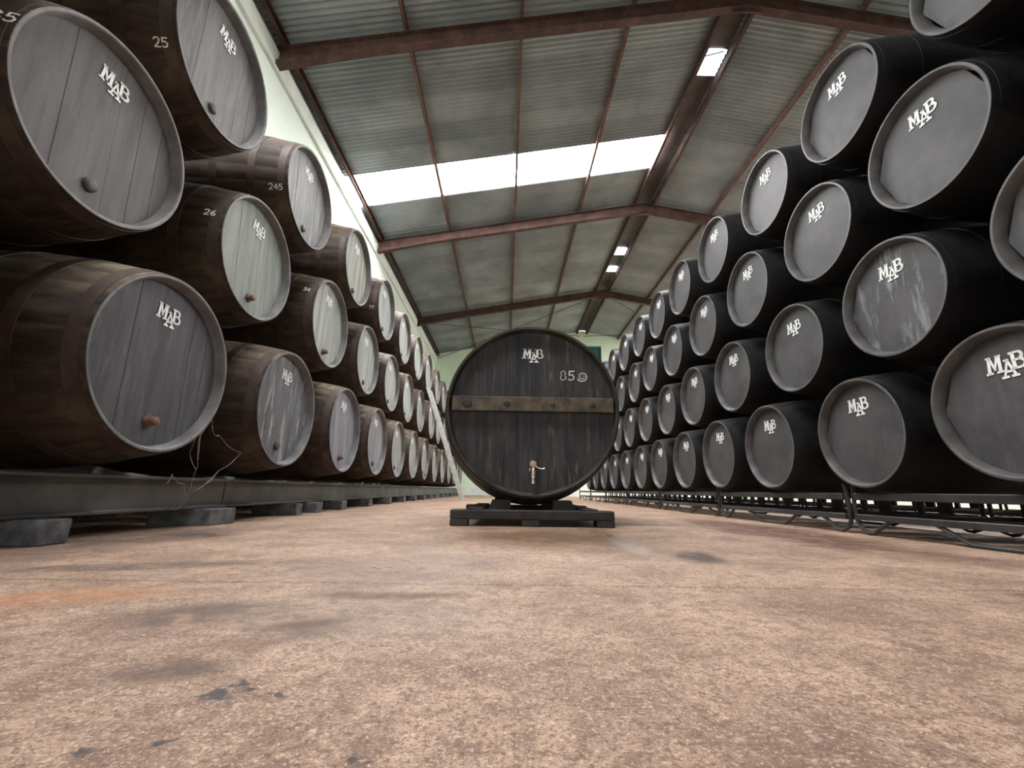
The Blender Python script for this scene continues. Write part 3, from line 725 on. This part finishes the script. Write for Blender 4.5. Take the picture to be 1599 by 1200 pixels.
for i, y in enumerate((0.6, 2.0, 3.4, 5.4, 7.5, 9.6, 11.8, 13.4, 15.6, 17.8, 19.6)):
    o = box_obj('concrete_block', (-3.4, y - .08, 0), (-2.95, y + .08, .106), MT['block'], None, .006)
    tag(o, 'concrete block in the dark under the left back beam, %s from the camera' % ORD[i], 'block', 'blocks under the left back beam')

# ------------------------------------------------------------------ right steel racks, each under two barrels
def rack(y0, label, dx=0.0):
    y1 = y0 + 1.86; ym = (y0 + y1) / 2
    e = empty('steel_rack', (2.87 + dx, ym, 0)); tag(e, label, 'rack', 'steel racks under the right barrels')
    for xx in (2.40, 3.34):
        hl = (y1 - y0) / 2 - .03; xo = xx - 2.87
        box_obj('upper_rail', (xo - .02, -hl, .222), (xo + .02, hl, .268), MT['rack'], e, .004)
        box_obj('lower_rail', (xo - .02, -hl, .092), (xo + .02, hl, .130), MT['rack'], e, .004)
        for s in (-1, 1):
            bm = bmesh.new(); h2 = (y1 - y0) / 2
            add_tube(bm, [(xo, s * (h2 - .02), .33), (xo, s * (h2 - .005), .20), (xo, s * (h2 - .01), .08), (xo, s * (h2 - .05), .03), (xo, s * (h2 - .10), .013), (xo, s * (h2 - .14), .018), (xo, s * (h2 - .19), .05), (xo, s * (h2 - .28), .10)], .013, 8)
            link_mesh('end_leg', bm, MT['rack'], e, True)
        bm = bmesh.new()
        add_tube(bm, [(xo, -.36, .10), (xo, -.22, .03), (xo, -.18, .014), (xo, -.14, .013), (xo, .14, .013), (xo, .18, .014), (xo, .22, .03), (xo, .36, .10)], .013, 8)
        link_mesh('middle_leg', bm, MT['rack'], e, True)
        for yy, hw_ in ((-.66, .05), (-.46, .025), (-.12, .06), (.10, .02), (.44, .07), (.70, .03)):
            box_obj('light_break_plate', (xo - .012, yy - hw_, .130), (xo + .012, yy + hw_, .222), MT['rack'], e) if xx > 3 else None  # plates added to cut the light gap under the barrels into dashes
    for yy in (-.80, -.27, .27, .80):
        box_obj('cross_bar', (-.47 + .02, yy - .018, .095), (.47 - .02, yy + .018, .125), MT['rack'], e)
for k in range(7):
    rack(1.21 + 1.90 * k - .0, 'black steel rack under the right barrels, %s' % ('nearest, at the picture edge' if k == 0 else ORD[k] + ' from the camera'))

for k in range(8):  # unseen racks added to break the light strip under the right stack
    rack(1.0 + 1.90 * k, 'black steel rack added to break the light behind the right stack, %s' % ('nearest' if k == 0 else ORD[k] + ' from the camera'), 2.02)
for i in range(15):  # unseen barrel row added to block light above those racks
    barrel(RK, 'black_barrel', (5.52, .98 + .95 * i + random.uniform(-.02, .02), .671), 0.0, 'black barrel in the added row behind the right stack, %s from the camera' % (ORD + ['fifteenth'])[i], 'black barrels in the added row behind', (.072, .072, .076), .05)

# ------------------------------------------------------------------ ladder
ld = empty('ladder', (-.97, 10.3, 0)); tag(ld, 'aluminium ladder leaning on the left stack behind the great cask', 'ladder')
top = Vector((-.93, 0, 2.62))
for s in (-.20, .20):
    bm = bmesh.new(); pts = [(-.035, s - .014, 0), (.035, s - .014, 0)]
    a = [Vector((-.04, s - .014, 0)), Vector((.04, s - .014, 0)), Vector((.04, s - .014, 0)) + top, Vector((-.04, s - .014, 0)) + top]
    add_prism(bm, a, (0, .028, 0)); link_mesh('stile', bm, MT['alu'], ld)
for i in range(9):
    p = top * ((i + .7) / 9.3); bm = bmesh.new(); add_tube(bm, [(p.x, -.186, p.z), (p.x, .186, p.z)], .015, 8); link_mesh('rung', bm, MT['alu'], ld, True)

# ------------------------------------------------------------------ cobwebs
def cobweb(strands, label, r=.0017):
    bm = bmesh.new()
    for st in strands:
        pts = []
        for (p, q) in zip(st, st[1:]):
            for i in range(5):
                f = i / 5; v = Vector(p).lerp(Vector(q), f); sag = math.sin(PI * f) * .02; v.z -= sag; v += Vector([random.uniform(-.003, .003) for _ in range(3)]); pts.append(v)
        pts.append(Vector(st[-1])); add_tube(bm, pts, r, 5, True, [r * random.uniform(.5, 1.5) for _ in pts])
    o = link_mesh('cobweb', bm, MT['web']); return tag(o, label, 'cobweb')
a0, a1, a2, a3, a4 = (-1.93, 2.84, .70), (-2.02, 2.875, .20), (-1.98, 3.30, .50), (-1.95, 2.62, .32), (-2.0, 3.05, .60)
cobweb([[a0, (-1.96, 2.80, .55), (-1.98, 2.86, .38), a1], [a0, (-1.95, 2.90, .62), a4], [a4, a2], [a2, (-1.98, 3.08, .36), a1], [a3, (-1.99, 2.78, .27), a1], [(-1.94, 2.74, .58), (-1.97, 2.76, .45), (-1.98, 2.86, .36)], [(-1.97, 2.82, .60), (-1.98, 2.86, .42)], [a1, (-2.03, 2.85, .14), (-2.05, 2.80, .12)], [(-1.98, 3.08, .36), (-1.99, 2.98, .27), (-2.01, 2.90, .24)], [a3, (-1.96, 2.60, .27)]],
       'grey cobweb hanging between the two nearest left bottom barrels')
